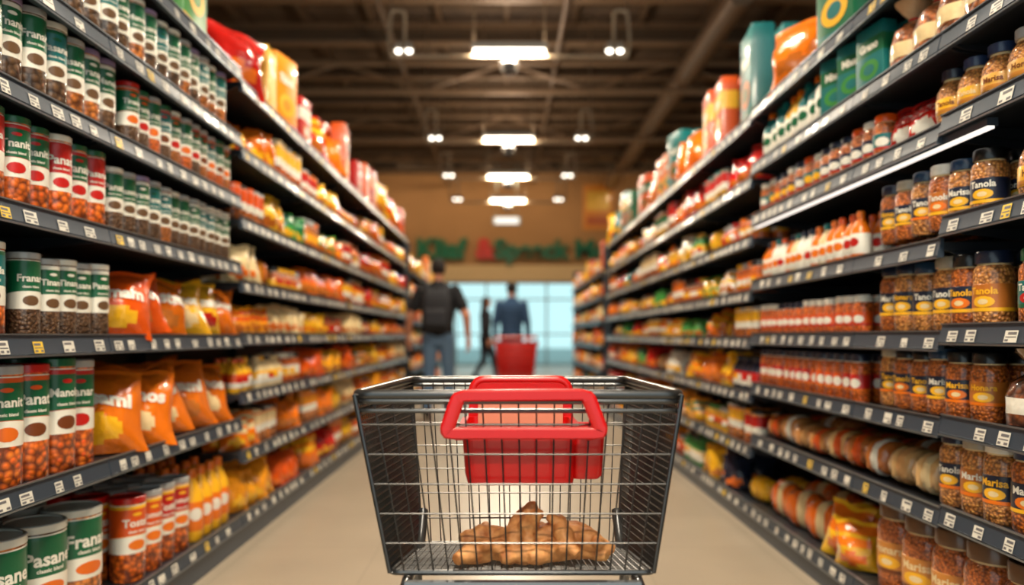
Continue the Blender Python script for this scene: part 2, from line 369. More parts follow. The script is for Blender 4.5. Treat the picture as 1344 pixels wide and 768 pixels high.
# store sign
e=empty('store_sign',(0,YB-.04,3.72))
def sign(txt,x,c,size):
    cu=bpy.data.curves.new('letters','FONT'); cu.body=txt; cu.size=size; cu.extrude=.05; cu.offset=.03; cu.bevel_depth=.008
    o=bpy.data.objects.new('letters',cu); bpy.context.scene.collection.objects.link(o); o.parent=e; o.location=(x,-.06,-.2); o.rotation_euler=(math.pi/2,0,0)
    m=plainmat('sign_paint',c,.4); cu.materials.append(m)
sign('Kliaf',-2.95,lin((16,104,62)),.9); sign('&',-1.0,lin((205,50,30)),.9); sign('Speeck Mot',-.4,lin((16,98,60)),.84)
t=box(-.5,.5,-.03,.0,-.75,.75,PAPER,0,.006).add(box(-.38,.38,-.036,-.03,-.1,.5,PAPER,1)).add(box(-.38,.38,-.036,-.03,-.6,-.3,PAPER,2))
quick('wall_banner',t,[lin((215,130,30)),lin((235,180,60)),lin((180,84,20))],None,(3.0,YB-.002,5.2))
# ------------------------------------------------ shelving
RAIL=lin((58,70,84)); BOARD=lin((44,48,54)); PANEL=lin((26,26,30)); EDGE=lin((140,150,160))
XF=1.25; XB=1.74
def gondola(s,bays,xf=XF):
    xb=xf+.49
    e=empty('gondola_shelf'); fr=T(); tg=T()
    y0,y1=bays[0][0],bays[-1][1]
    top=2.3
    fr.add(box(s*xb,s*(xb+.03),y0,y1,0,top,SATIN,2))
    fr.add(box(s*(xf+.03),s*xb,y0,y1,0,.08,SATIN,1))
    fr.add(box(s*xb,s*(xb-.45),y0-.025,y0,0,top,SATIN,1)); fr.add(box(s*xb,s*(xb-.45),y1,y1+.025,0,top,SATIN,1))
    for (a,b,zs) in bays:
        fr.add(box(s*(xb-.045),s*xb,a-.02,a+.02,0,top,SATIN,1))
        for zi,z in enumerate(zs):
            fr.add(box(s*(xf+.012),s*xb,a+.004,b-.004,z-.025,z,SATIN,1))
            prof=[(xf+.014,z-.045),(xf-.002,z-.045),(xf-.006,z-.038),(xf+.004,z+.004),(xf+.004,z+.012),(xf+.014,z+.012)]
            rings=[[(s*p[0],yy,p[1]) for p in prof] for yy in(a+.003,b-.003)]
            fr.add(loft(rings,[(SATIN,0)]))
            fr.add(box(s*(xf-.0005),s*(xf+.006),a+.003,b-.003,z+.010,z+.014,METAL,3))
            fr.add(box(s*(xf-.008),s*(xf-.004),a+.003,b-.003,z-.048,z-.043,METAL,3))
            for yy in(a+.012,b-.012):
                fr.add(loft([[(s*(xf+.03),q,z-.026),(s*xb,q,z-.026),(s*xb,q,z-.09),(s*(xf+.06),q,z-.04)] for q in(yy-.003,yy+.003)],[(SATIN,1)]))
            if a<10:
                y=a+U(.02,.08)
                while y<b-.07:
                    wv=U(.035,.055); hh=U(.028,.036)
                    cs=0 if R()<.86 else 1
                    xa=lambda zz:(xf-.006+.010*(zz-(z-.038))/.042)-.0015
                    z0,z1=z-.038,z-.038+hh
                    tg.poly([(s*xa(z0),y,z0),(s*xa(z0),y+wv,z0),(s*xa(z1),y+wv,z1),(s*xa(z1),y,z1)],PAPER,cs)
                    if y<4:
                        for (fa,fb,ya,yb) in[(.66,.86,.08,.75),(.42,.5,.08,.9),(.1,.28,.08,.4),(.1,.28,.66,.92)]:
                            za,zb=z0+fa*hh,z0+fb*hh; k=.0006
                            if R()<.85: tg.poly([(s*(xa(za)-k),y+ya*wv,za),(s*(xa(za)-k),y+yb*wv,za),(s*(xa(zb)-k),y+yb*wv,zb),(s*(xa(zb)-k),y+ya*wv,zb)],PAPER,2)
                    y+=wv+U(.03,.12)
    fr.add(box(s*(xf+.004),s*(xf+.03),y0,y1,0,.085,SATIN,0))
    if s>0 and xf==XF:
        fr.add(box(1.262,1.280,2.0,3.88,1.543,1.550,EML,0)).add(box(1.26,1.29,2.0,3.88,1.550,1.572,SATIN,0))
    quick('frame',fr,[RAIL,BOARD,PANEL,EDGE],e,sharp=30)
    if tg.v: quick('price_tags',tg,[lin((225,222,210)),lin((240,200,60)),lin((104,104,108))],e)
    return e
LN=[.14,.60,.99,1.33,1.64,1.93,2.24]; LF=[.14,.44,.72,1.0,1.25,1.55,1.88,2.2]
RN=[.12,.50,.76,1.02,1.33,1.62,1.86,2.14]; RM=[.12,.49,.75,1.0,1.27,1.60,1.86,2.14]; RF=[.12,.42,.70,.98,1.22,1.50,1.80,2.12]
LB=[(0,1.2,LN),(1.2,2.4,LN),(2.4,3.6,LN)]+[(3.6+1.2*i,4.8+1.2*i,LF) for i in range(5)]
RB=[(0,1.0,RN),(1.0,2.2,RN),(2.2,2.75,RM),(2.75,3.9,RM)]+[(3.9+1.14*i,5.04+1.14*i,RF) for i in range(5)]
gondola(-1,LB); gondola(1,RB)
FB=[(10.8+1.2*i,12+1.2*i,[.12,.5,.85,1.2,1.55,1.9]) for i in range(4)]
gondola(-1,FB,1.33); gondola(1,FB,1.33)
# ------------------------------------------------ products
GR={}
def G(kind,s):
    if (kind,s) not in GR: GR[(kind,s)]=MB()
    return GR[(kind,s)]
def fill(kind,s,z,y0,y1,T_,wid,dep,pal,rows=2,yaw=.55,jit=.006,sc=None,xf=XF,lean=0):
    mb=G(kind,s); y=y0+wid/2; isb=kind=='snack_bags'
    while y<=y1-wid/2+1e-6:
        pl=pal() if callable(pal) else pal
        hv=U(.955,1.0) if sc is None and not isb else 1
        for k in range(rows):
            t=random.choice(T_) if isinstance(T_,list) else T_
            sc_=sc() if callable(sc) else (sc or (1,1,hv))
            x=s*(xf+.018+dep*(k+.5)+U(0,jit)*(1.8 if k==0 else 1)); yy=y+U(-jit,jit)*.5
            rz=(-yaw if s<0 else math.pi+yaw)+U(-.2,.2)*(1.6 if isb else 1)
            mb.put(t,pl,(x,yy,z+.001),rz,sc_,rx=U(-.16,.16) if isb else 0,ry=-lean-(U(0,.18) if isb else 0))
        y+=wid
def P8(c0,main,white=WHITE,strip=RED,lid=SILVER,text=WHITE,pic=PASTA,aux=YEL): return [c0,main,white,strip,lid,text,pic,aux]
words=['Panat','Franar','Tinano','Pasane','Tnanit','Manola']
CA=[canister(.255,.044,w_,26) for w_ in words]
CAs=[canister(.235,.040,w_,22,SEEDM) for w_ in words[:4]]
CL=[canister(.335,.055,w_,26) for w_ in words]
TUB=[canister(.33,.083,w_,36) for w_ in words[:4]]
REDC=[canister(.30,.058,w_,26) for w_ in ['Rosso','Pomona','Tostat']]
fc=canister(1,1,None,12); fj=jar(1,1,None,12); fjr=jar(1,1,None,12,round_=True); fb=bottle(1,1,12)
def palcan():
    c=random.choice([NUT,PASTA,PASTA,SEED,NUT]); 
    return P8(vary(c),GREEN if R()<.85 else TEAL,vary(WHITE,.05),random.choice([RED,DORANGE,GREEN]),random.choice([SILVER,WHITE,GREEN,RED]),pic=random.choice([PASTA,BROWN,RED]))
def palseed(): 
    return P8(vary(random.choice([SEED,SEED,NUT])),random.choice([GREEN,GREEN,TEAL]),WHITE,random.choice([GREEN,WHITE]),random.choice([SILVER,WHITE,lin((150,130,170))]),pic=SEED)
def palpasta(): return P8(vary(PASTA),GREEN if R()<.75 else RED,WHITE,RED,random.choice([RED,WHITE,GREEN]),pic=RED)
# left near
fill('snack_canisters',-1,.14,1.0,2.62,TUB,.185,.18,lambda:P8(vary(random.choice([NUT,SEED])),GREEN,WHITE,GREEN,lin((215,215,205)),pic=PASTA),2)
fill('snack_canisters',-1,.14,2.62,3.15,REDC,.125,.125,lambda:P8(vary(PASTA),random.choice([RED,DORANGE]),WHITE,YEL,random.choice([SILVER,RED]),pic=ORANGE),3)
fill('sauce_bottles',-1,.14,3.15,3.60,[bottle(.31,.05,16)],.10,.11,P8(YEL,ORANGE,ORANGE,RED,ORANGE,pic=WHITE),3)
fill('snack_canisters',-1,.60,1.0,2.42,CL,.118,.12,palcan,3)
fill('snack_canisters',-1,.99,1.0,2.05,CA,.098,.10,palcan,3)
fill('snack_canisters',-1,.99,2.05,2.48,CAs,.086,.095,palseed,3)
fill('snack_canisters',-1,1.33,1.0,2.5,CA,.098,.10,palpasta,3)
fill('snack_canisters',-1,1.33,2.5,3.58,CAs,.088,.095,palseed,3)
fill('snack_canisters',-1,1.64,1.0,2.6,CA,.096,.10,palseed,3)
fill('snack_canisters',-1,1.64,2.6,3.58,CAs,.088,.095,palcan,3)
fill('snack_canisters',-1,1.93,1.0,3.58,CA,.096,.10,palseed,3)
def palbag(main,band,alt,pic=YEL,txt=WHITE): m=vary(main); return [m,band,WHITE,vary(main),SILVER,txt,pic,alt]
def palor():
    m=vary(random.choice([ORANGE,ORANGE,DORANGE])); return [m,m,WHITE,vary(m,.2),SILVER,WHITE,random.choice([NUT,YEL,CREAM]),m]
def palyl():
    m=vary(random.choice([YEL,YEL,ORANGE])); return [m,m,WHITE,vary(m,.2),SILVER,WHITE,random.choice([ORANGE,RED,CREAM]),m]
OB=[bag(.31,.30,.20,w_,20,22,i) for i,w_ in enumerate(['Tasami','Nachos','Panino','Wattari'])]
fill('snack_bags',-1,.60,2.42,3.58,OB,.22,.17,palor,2,.8,lean=.22)
SB=[bag(.28,.25,.17,w_,18,18,5+i) for i,w_ in enumerate(['Tamam','Nachos','Tostat'])]
fill('snack_bags',-1,.99,2.50,3.06,SB,.18,.16,palor,2,.8,lean=.18)
fill('snack_bags',-1,.99,3.06,3.58,SB,.17,.16,palyl,2,.8,lean=.15)
# right near
JW=['Tanola','Marisa','Honara']
JN=[jar(.20,.047,w_,24) for w_ in JW]; JR=[jar(.195,.056,w_,24,round_=True) for w_ in JW]; JB=[jar(.31,.078,w_,28) for w_ in JW]; JT=[jar(.225,.05,w_,24) for w_ in JW]
JSm=[jar(.15,.036,None,16)]
def palj(): return P8(vary(random.choice([AMBER,TAN,AMBER])),NAVY if R()<.8 else lin((190,110,40)),CREAM,random.choice([YEL,ORANGE]),random.choice([NAVY,BLACK,lin((30,60,90)),lin((180,170,150)),WHITE]),random.choice([WHITE,YEL]),random.choice([YEL,ORANGE,YEL]))
def paljr(): return P8(vary(TAN),vary(random.choice([lin((214,160,70)),NAVY,YEL])),CREAM,lin((200,130,50)),random.choice([NAVY,lin((40,60,100)),SILVER]),CREAM if R()<.5 else BROWN,YEL)
def palj3(): return P8(vary(AMBER),random.choice([GREEN,TEAL]),WHITE,GREEN,random.choice([GREEN,LGREEN,SILVER]),WHITE,RED)
fill('spice_jars',1,.12,1.0,2.75,JB,.17,.165,lambda:P8(vary(lin((196,104,40))),lin((214,140,60)),CREAM,BROWN,random.choice([lin((110,80,56)),NAVY]),CREAM,YEL),2)
fill('spice_jars',1,.50,1.0,2.3,JT,.108,.11,palj,3)
fill('bread_packs',1,.50,2.3,3.88,[loafpack(.17,.11,.15),loafpack(.15,.13,.14)],.165,.17,lambda:P8(vary(random.choice([lin((205,140,80)),lin((225,180,120)),lin((190,110,50))])),random.choice([CREAM,WHITE,DORANGE,lin((215,160,100))]),WHITE,CREAM),2,.35)
fill('nut_sacks',1,.76,1.0,2.05,[sack(.21,.075)],.14,.14,lambda:P8(vary(BROWN),RED,lin((150,120,90)),NAVY,pic=WHITE),2)
fill('spice_jars',1,.76,2.05,2.74,JN,.10,.105,palj,3)
fill('spice_jars',1,.75,2.78,3.88,JSm,.078,.08,lambda:P8(vary(PASTA),random.choice([RED,DORANGE]),WHITE,ORANGE,NAVY,WHITE,WHITE),3,sc=(1,1,1.2))
fill('spice_jars',1,1.02,1.0,2.02,JN,.105,.11,palj3,3)
fill('spice_jars',1,1.01,2.02,2.74,JT,.105,.11,palj,3)
fill('spice_jars',1,1.0,2.78,3.88,JSm,.078,.08,lambda:P8(vary(PASTA),DORANGE,WHITE,RED,random.choice([NAVY,WHITE]),WHITE,WHITE),3)
fill('spice_jars',1,1.33,1.0,2.05,JR,.118,.12,paljr,3)
fill('spice_jars',1,1.31,2.05,2.74,JN,.10,.105,palj,3)
fill('sauce_bottles',1,1.27,2.78,3.88,[bottle(.19,.036,14)],.076,.08,lambda:P8(random.choice([ORANGE,WHITE,CREAM]),WHITE,WHITE,RED,random.choice([DORANGE,NAVY,TEAL,ORANGE]),pic=random.choice([ORANGE,RED])),3)
fill('spice_jars',1,1.62,1.0,2.35,[jar(.165,.05,w_,22,round_=True) for w_ in JW],.11,.115,paljr,3)
fill('snack_bags',1,1.62,2.35,2.6,[bag(.17,.15,.09,'Rosso',12,12,9)],.12,.12,lambda:palbag(RED,WHITE,RED,WHITE,RED),2)
fill('spice_jars',1,1.60,2.6,3.88,[jar(.16,.042,None,16)],.09,.095,lambda:P8(vary(AMBER),random.choice([NAVY,DORANGE,TEAL]),CREAM,RED,random.choice([NAVY,DORANGE,WHITE]),WHITE,random.choice([YEL,WHITE])),3)
fill('nut_sacks',1,1.86,1.0,2.62,[sack(.25,.075)],.145,.15,lambda:P8(vary(lin((190,108,52))),RED,lin((215,180,140)),RED,pic=CREAM),2)
fcar=[carton(.22,.34,.08,w_) for w_ in ['Flakes','Mixed','Grano']]
fill('cereal_boxes',1,1.86,2.62,3.1,fcar,.155,.075,lambda:P8(TEAL,GREEN,TEAL,TEAL,SILVER,WHITE,LGREEN),2,.25,sc=(.7,.68,.68))
fill('sauce_bottles',1,1.86,3.1,3.88,[bottle(.24,.045,14)],.09,.1,lambda:P8(random.choice([TEAL,WHITE,YEL]),WHITE,WHITE,RED,random.choice([TEAL,ORANGE]),pic=GREEN),3)
# far generic
fbag=[bag(1,1,.6,None,10,12,i) for i in range(4)]; fbagp=[bag(1,1,.6,None,10,12,i+7,True) for i in range(4)]; floaf=loafpack(1,.55,.7)
warm=[ORANGE,ORANGE,YEL,YEL,RED,DORANGE,lin((250,160,30)),CREAM]
def rndrow(s,z,gap,y0,y1,cool=.12,xf=XF,rows=2,kinds=None,mains=None):
    y=y0
    while y<y1-.12:
        L=min(U(.26,.6),y1-y); 
        if y1-y-L<.2: L=y1-y
        k=random.choice(kinds or ['bag','bag','can','jar','bot','bag','loaf'])
        main=random.choice(mains or (warm if R()>cool else [TEAL,GREEN,WHITE,NAVY,LGREEN])); alt=random.choice((mains or warm)+[RED,WHITE,GREEN,YEL]); con=random.choice([NUT,PASTA,AMBER,YEL])
        h=min(gap*U(.62,.9),.36); wv=lambda: .86+.2*R()
        pl=lambda:[vary(con if k!='bot' else main),alt,WHITE,vary(main),random.choice([main,SILVER,alt,DARK]),WHITE,random.choice([YEL,RED,WHITE]),alt]
        if k=='bag':
            w_=h*U(.8,1.0); pb=lambda:[vary(main,.2),alt,WHITE,vary(main,.2),SILVER,WHITE,con,main if pln else alt]; pln=R()<.6
            fill('snack_bags',s,z,y,y+L,fbagp if pln else fbag,w_*.78,w_*.5,pb,rows,.65,sc=lambda:(w_,w_,h*wv()),xf=xf)
        elif k=='can': r=U(.036,.05); fill('snack_canisters',s,z,y,y+L,fc,2.15*r,2.2*r,pl,rows,sc=(r,r,h),xf=xf)
        elif k=='jar': r=U(.036,.048); fill('spice_jars',s,z,y,y+L,random.choice([fj,fjr]),2.15*r,2.2*r,pl,rows,sc=(r,r,h*.85),xf=xf)
        elif k=='bot': r=U(.034,.045); fill('sauce_bottles',s,z,y,y+L,fb,2.15*r,2.2*r,pl,rows,sc=(r,r,h),xf=xf)
        elif k=='loaf': w_=min(h*1.2,.22); pb=lambda:[vary(con),alt,WHITE,vary(main),SILVER,WHITE,con,alt]; fill('bread_packs',s,z,y,y+L,floaf,w_,.18,pb,rows,.3,sc=(w_*.7,w_,min(h*1.3,.36)),xf=xf)
        elif k=='box':
            hh=U(.30,.50); q=hh/.34; a2=random.choice([main,main,alt]); pb=lambda:[vary(main),a2,random.choice([main,alt]),random.choice([main,alt]),SILVER,WHITE,con,alt]
            fill('cereal_boxes',s,z,y,y+L,random.choice(fcar),.235*q*.9,.1*q,pb,rows,.06,sc=(q,q*.88,q),xf=xf)
        y+=L
LK=['bag','bag','bag','bag','can','jar','bot']
for (a,b,zs) in LB[3:]:
    for i,z in enumerate(zs[:-1]): rndrow(-1,z,zs[i+1]-z-.05,a+.03,b-.03,.05,kinds=LK if i<4 else None,mains=[YEL,ORANGE,YEL,DORANGE,lin((250,160,30))] if i in(0,1,2) and R()<.75 else None)
for (a,b,zs) in RB[4:]:
    for i,z in enumerate(zs[:-1]): rndrow(1,z,zs[i+1]-z-.05,a+.03,b-.03,.24)
rndrow(1,.12,.33,2.78,3.88,.1,kinds=['bag','bag','loaf'],mains=[CREAM,WHITE,ORANGE,YEL])
# top shelves
TL=[ORANGE,RED,YEL,DORANGE,ORANGE,lin((250,150,30))]; TR=[TEAL,GREEN,TEAL,ORANGE,YEL,DORANGE]
rndrow(-1,2.24,.45,1.6,3.0,.3,kinds=['bag','can'],mains=[SEED,BROWN,ORANGE])
rndrow(-1,2.24,.5,3.0,3.58,.3,kinds=['box','bag'],mains=[LGREEN,ORANGE,YEL])
for a,b in[(3.63,4.8),(4.8,6.0),(6.0,7.3),(7.3,9.55)]: rndrow(-1,2.2,.5,a,b,.15,kinds=['box','box','bag'],mains=TL)
rndrow(1,2.14,.5,2.0,3.88,.45,kinds=['box','box','bag'],mains=[TEAL,GREEN,TEAL,ORANGE]) 
for a,b in[(3.93,5.2),(5.2,6.5),(6.5,7.8),(7.8,9.55)]: rndrow(1,2.12,.5,a,b,.45,kinds=['box','box','bag'],mains=TR)
for s in(-1,1):
    for i,z in enumerate([.12,.5,.85,1.2,1.55,1.9]): rndrow(s,z,.3,10.83,15.55,.25,xf=1.33,rows=1,kinds=['bag','can','box'] if i==5 else ['bag','can','jar','bot'])
for (k,s),mb in GR.items(): mb.build(k)
# ------------------------------------------------ shopping cart
cart=empty('shopping_cart')
NT=[(-.284,1.42,.889),(.327,1.42,.889)]; NBt=[(-.220,1.435,.553),(.277,1.435,.553)]
FT=[(-.239,1.91,.889),(.300,1.91,.889)]; FBt=[(-.190,1.70,.535),(.250,1.70,.535)]
V3=Vector
def panel(t,A,B,C,D,nu,nv,r,seg=5):
    A,B,C,D=map(V3,(A,B,C,D))
    pt=lambda u,v:(A*(1-u)+B*u)*(1-v)+(D*(1-u)+C*u)*v
    for i in range(nu+1): t.add(tube([pt(i/nu,0),pt(i/nu,1)],r,seg,CHROME,0))
    for j in range(nv+1): t.add(tube([pt(0,j/nv),pt(1,j/nv)],r*1.15,seg,CHROME,0))
t=T()
panel(t,NT[0],NT[1],NBt[1],NBt[0],18,6,.0017,6)
panel(t,FT[0],FT[1],FBt[1],FBt[0],20,7,.0015)
panel(t,NT[0],FT[0],FBt[0],NBt[0],36,26,.0017)
panel(t,NT[1],FT[1],FBt[1],NBt[1],36,26,.0017)
panel(t,NBt[0],NBt[1],FBt[1],FBt[0],38,22,.0013)
quick('wire_basket',t,[lin((88,86,84))],cart)
t=T()
rim=fillet([NT[0],NT[1],FT[1],FT[0]],.035,5)
t.add(tube(rim,.0095,10,CHROME,0,True))
for dz,rr_ in((-.012,.006),(-.030,.0045)): t.add(tube(fillet([(p[0],p[1],p[2]+dz) for p in [NT[0],NT[1],FT[1],FT[0]]],.035,5),rr_,8,CHROME,0,True))
t.add(tube(fillet([NBt[0],NBt[1],FBt[1],FBt[0]],.02,4),.0055,8,CHROME,0,True))
for a,b in[(NT[0],NBt[0]),(NT[1],NBt[1]),(FT[0],FBt[0]),(FT[1],FBt[1])]: t.add(tube([a,b],.0045,8,CHROME,0))
quick('rim',t,[lin((84,85,86))],cart)
t=T()
for x,xs in((-.19,-1),(.25,1)):
    t.add(tube(fillet([(x,1.74,.60),(x,1.66,.522),(x,1.42,.535),(x+xs*.03,1.30,.30),(x+xs*.04,1.38,.14)],.06,5,False),.011,10,CHROME,0))
    t.add(tube(fillet([(x,1.60,.52),(x,1.72,.30),(x,1.86,.16),(x+xs*.0,1.95,.135)],.06,5,False),.011,10,CHROME,0))
    t.add(tube(fillet([(x+xs*.035,1.34,.22),(x,1.55,.2),(x,1.90,.16)],.05,4,False),.009,8,CHROME,0))
for y,z in((1.42,.535),(1.62,.522),(1.55,.2),(1.75,.18),(1.90,.16)): t.add(tube([(-.19,y,z),(.25,y,z)],.009,8,CHROME,0))
for i in range(8): x=-.15+i*.36/7; t.add(tube([(x,1.55,.205),(x,1.90,.168)],.004,6,CHROME,0))
quick('chassis',t,[lin((110,112,114))],cart)
t=T()
for (x,y) in((-.23,1.38),(.29,1.38),(-.19,1.95),(.25,1.95)):
    t.add(lathe([(.02,-.016),(.052,-.016),(.06,-.010),(.06,.010),(.052,.016),(.02,.016)],[(SATIN,0)]*5,22),Matrix.Translation((x,y,.061))@Matrix.Rotation(math.pi/2,4,'Y'))
    for dx in(-.022,.022): t.add(box(x+dx-.002,x+dx+.002,y-.018,y+.018,.05,.135,METAL,1))
    t.add(box(x-.024,x+.024,y-.02,y+.02,.133,.141,METAL,1)); t.add(tube([(x-.026,y,.061),(x+.026,y,.061)],.006,8,METAL,1))
quick('casters',t,[lin((45,45,48)),SILVER],cart)
# red seat/handle
t=T()
def rr(x0,x1,y0,y1,z,r,n=4):
    cx,cy=(x0+x1)/2,(y0+y1)/2; return [(cx+p[0],cy+p[1],z) for p in rring((x1-x0)/2,(y1-y0)/2,r,n)]
rings=[rr(-.062,.118,1.46,1.58,.712,.02),rr(-.075,.128,1.448,1.60,.716,.02),rr(-.08,.131,1.446,1.605,.735,.02),rr(-.085,.134,1.44,1.615,.812,.02),rr(-.092,.141,1.434,1.622,.814,.02),rr(-.092,.141,1.434,1.622,.828,.02),rr(-.080,.129,1.446,1.61,.828,.018),rr(-.07,.119,1.456,1.595,.725,.015)]
t.add(loft(rings,[(GLOSS,0)]*7))
rings=[rr(.128,.176,1.455,1.56,.725,.01),rr(.128,.182,1.45,1.57,.732,.01),rr(.128,.187,1.447,1.58,.81,.01),rr(.128,.191,1.443,1.585,.812,.01),rr(.128,.191,1.443,1.585,.82,.01),rr(.138,.18,1.455,1.57,.82,.006),rr(.14,.172,1.465,1.56,.74,.006)]
t.add(loft(rings,[(GLOSS,0)]*6))
bk=[(-.082,.80),(-.078,.885),(-.066,.903),(.126,.903),(.138,.885),(.142,.80)]
t.add(loft([[(p[0],y,p[1]) for p in bk] for y in(1.612,1.63)],[(GLOSS,0)]))
t.add(tube(fillet([(-.078,1.62,.86),(-.066,1.62,.905),(.126,1.62,.905),(.138,1.62,.86)],.02,4,False),.010,10,GLOSS,0))
pad=[(-.06,.815),(-.06,.872),(.118,.872),(.118,.815)]
t.add(loft([[(p[0],y,p[1]) for p in pad] for y in(1.60,1.613)],[(GLOSS,1)]))
path=fillet([(-.112,1.40,.820),(-.088,1.40,.889),(.148,1.40,.891),(.175,1.40,.820)],.014,5)
N=len(path); rings=[]
for i,p in enumerate(path):
    d=(path[(i+1)%N]-path[i-1]).normalized(); nrm=V3((-d.z,0,d.x)); 
    sec=[(-.011,-.008),(-.008,-.011),(.008,-.011),(.011,-.008),(.011,.008),(.008,.011),(-.008,.011),(-.011,.008)]
    k=.95 if abs(d.x)>.8 else 1.2
    rings.append([tuple(p+nrm*a*k+V3((0,1,0))*b) for a,b in sec])
t.add(loft(rings+[rings[0]],[(GLOSS,0)]*N,False,False))
for x in(-.088,.152): t.add(box(x-.012,x+.012,1.40,1.45,.806,.826,GLOSS,0,.004))
quick('child_seat_handle',t,[lin((200,5,5)),lin((226,150,120))],cart)
# ginger roots
t=T(); rs=random.Random(5)
def root(x,y,z,ang,L,r,tilt=0):
    y-=.035; r*=1.18; L*=1.05; z-=.002
    d=V3((math.cos(ang)*math.cos(tilt),math.sin(ang)*math.cos(tilt),math.sin(tilt))); sd=V3((-math.sin(ang),math.cos(ang),0))
    pts=[];rad=[]
    for i in range(9):
        u=i/8; pts.append(V3((x,y,z))+d*(u-.5)*L+sd*.012*math.sin(u*3+rs.uniform(-.3,.3))+V3((0,0,.006*math.sin(u*3.1)))); rad.append(max(.004,r*(math.sin(math.pi*(u*.86+.07))**.5)*(1+.12*math.sin(u*14+rs.uniform(0,3)))))
    t.add(tube(pts,rad,12,SKIN,0))
    for k in range(1):
        q=pts[rs.randint(2,6)]; dd=(sd*rs.choice([-1,1])+V3((0,0,rs.uniform(.1,.8)))).normalized()
        t.add(tube([q,q+dd*r*1.1,q+dd*r*1.7,q+dd*r*1.9],[r*.7,r*.62,r*.5,r*.15],10,SKIN,0))
for a in[(-.045,1.51,.575,.5,.11,.019),(-.01,1.55,.577,2.6,.12,.02),(.04,1.50,.575,.1,.10,.018),(.10,1.51,.577,.4,.12,.02),(.15,1.55,.577,2.4,.12,.019),(.09,1.58,.58,1.2,.12,.02),(.02,1.60,.577,.3,.12,.019),
    (-.035,1.54,.600,.2,.11,.017),(.03,1.54,.610,1.2,.12,.018,.7),(.05,1.53,.618,2.0,.11,.016,-.9),(.11,1.54,.606,.3,.12,.019),(.16,1.53,.600,2.8,.10,.017,.3),(.01,1.52,.603,-.5,.09,.017),(.055,1.55,.628,1.5,.08,.014,1.2),(.12,1.52,.612,1.9,.09,.015,.6)]: root(*a)
gr=quick('ginger_roots',t,[lin((176,112,62))]); 
md=gr.modifiers.new('r','REMESH'); md.mode='VOXEL'; md.voxel_size=.0026; md.use_smooth_shade=True
dg=bpy.context.evaluated_depsgraph_get(); me=bpy.data.meshes.new_from_object(gr.evaluated_get(dg)); gr.modifiers.clear(); gr.data=me
gm,nt,b=newmat('ginger_skin'); tc=nt.nodes.new('ShaderNodeTexCoord'); n1=nt.nodes.new('ShaderNodeTexNoise'); n1.inputs['Scale'].default_value=45; n1.inputs['Detail'].default_value=8
nt.links.new(tc.outputs['Object'],n1.inputs['Vector']); r=nt.nodes.new('ShaderNodeValToRGB'); r.color_ramp.elements[0].color=lin((164,94,44)); r.color_ramp.elements[1].color=lin((232,166,100)); r.color_ramp.elements[0].position=.3; r.color_ramp.elements[1].position=.7
nt.links.new(n1.outputs['Fac'],r.inputs['Fac']); nt.links.new(r.outputs[0],b.inputs['Base Color']); b.inputs['Roughness'].default_value=.6
bp=nt.nodes.new('ShaderNodeBump'); bp.inputs['Strength'].default_value=.4; bp.inputs['Distance'].default_value=.003; nt.links.new(n1.outputs['Fac'],bp.inputs['Height']); nt.links.new(bp.outputs['Normal'],b.inputs['Normal'])
me.materials.clear(); me.materials.append(gm)
# ------------------------------------------------ red cart in the distance
c2=empty('shopping_cart',(.14,11.6,0)); t=T()
def sq(hw,hd,z,r=.04): return [(p[0],p[1],z) for p in rring(hw,hd,r,3)]
t.add(loft([sq(.25,.30,.36),sq(.26,.31,.37),sq(.31,.38,.84),sq(.335,.40,.85),sq(.335,.40,.90),sq(.305,.375,.90),sq(.30,.37,.85),sq(.245,.30,.40)],[(GLOSS,0)]*7))
for z in(.46,.56,.66,.76): t.add(box(-.30,.30,-.395,-.30,z,z+.02,GLOSS,1,.004))
t.add(tube([(-.30,-.46,.97),(.30,-.46,.97)],.018,10,GLOSS,0))
for x in(-.29,.29):
    t.add(tube([(x,-.38,.87),(x,-.46,.97)],.014,8,METAL,2)); t.add(tube(fillet([(x*.8,.30,.36),(x*.8,-.28,.34),(x*.9,-.40,.14),(x*.9,.32,.14)],.05,4,False),.014,8,METAL,2))
    for y in(-.36,.32): t.add(lathe([(.03,-.015),(.06,-.01),(.06,.01),(.03,.015)],[(SATIN,3)]*3,18),Matrix.Translation((x*.9,y,.061))@Matrix.Rotation(math.pi/2,4,'Y')).add(box(x*.9-.02,x*.9+.02,y-.015,y+.015,.06,.14,METAL,2))
quick('basket_and_frame',t,[lin((220,26,20)),lin((176,14,14)),SILVER,DARK],c2)
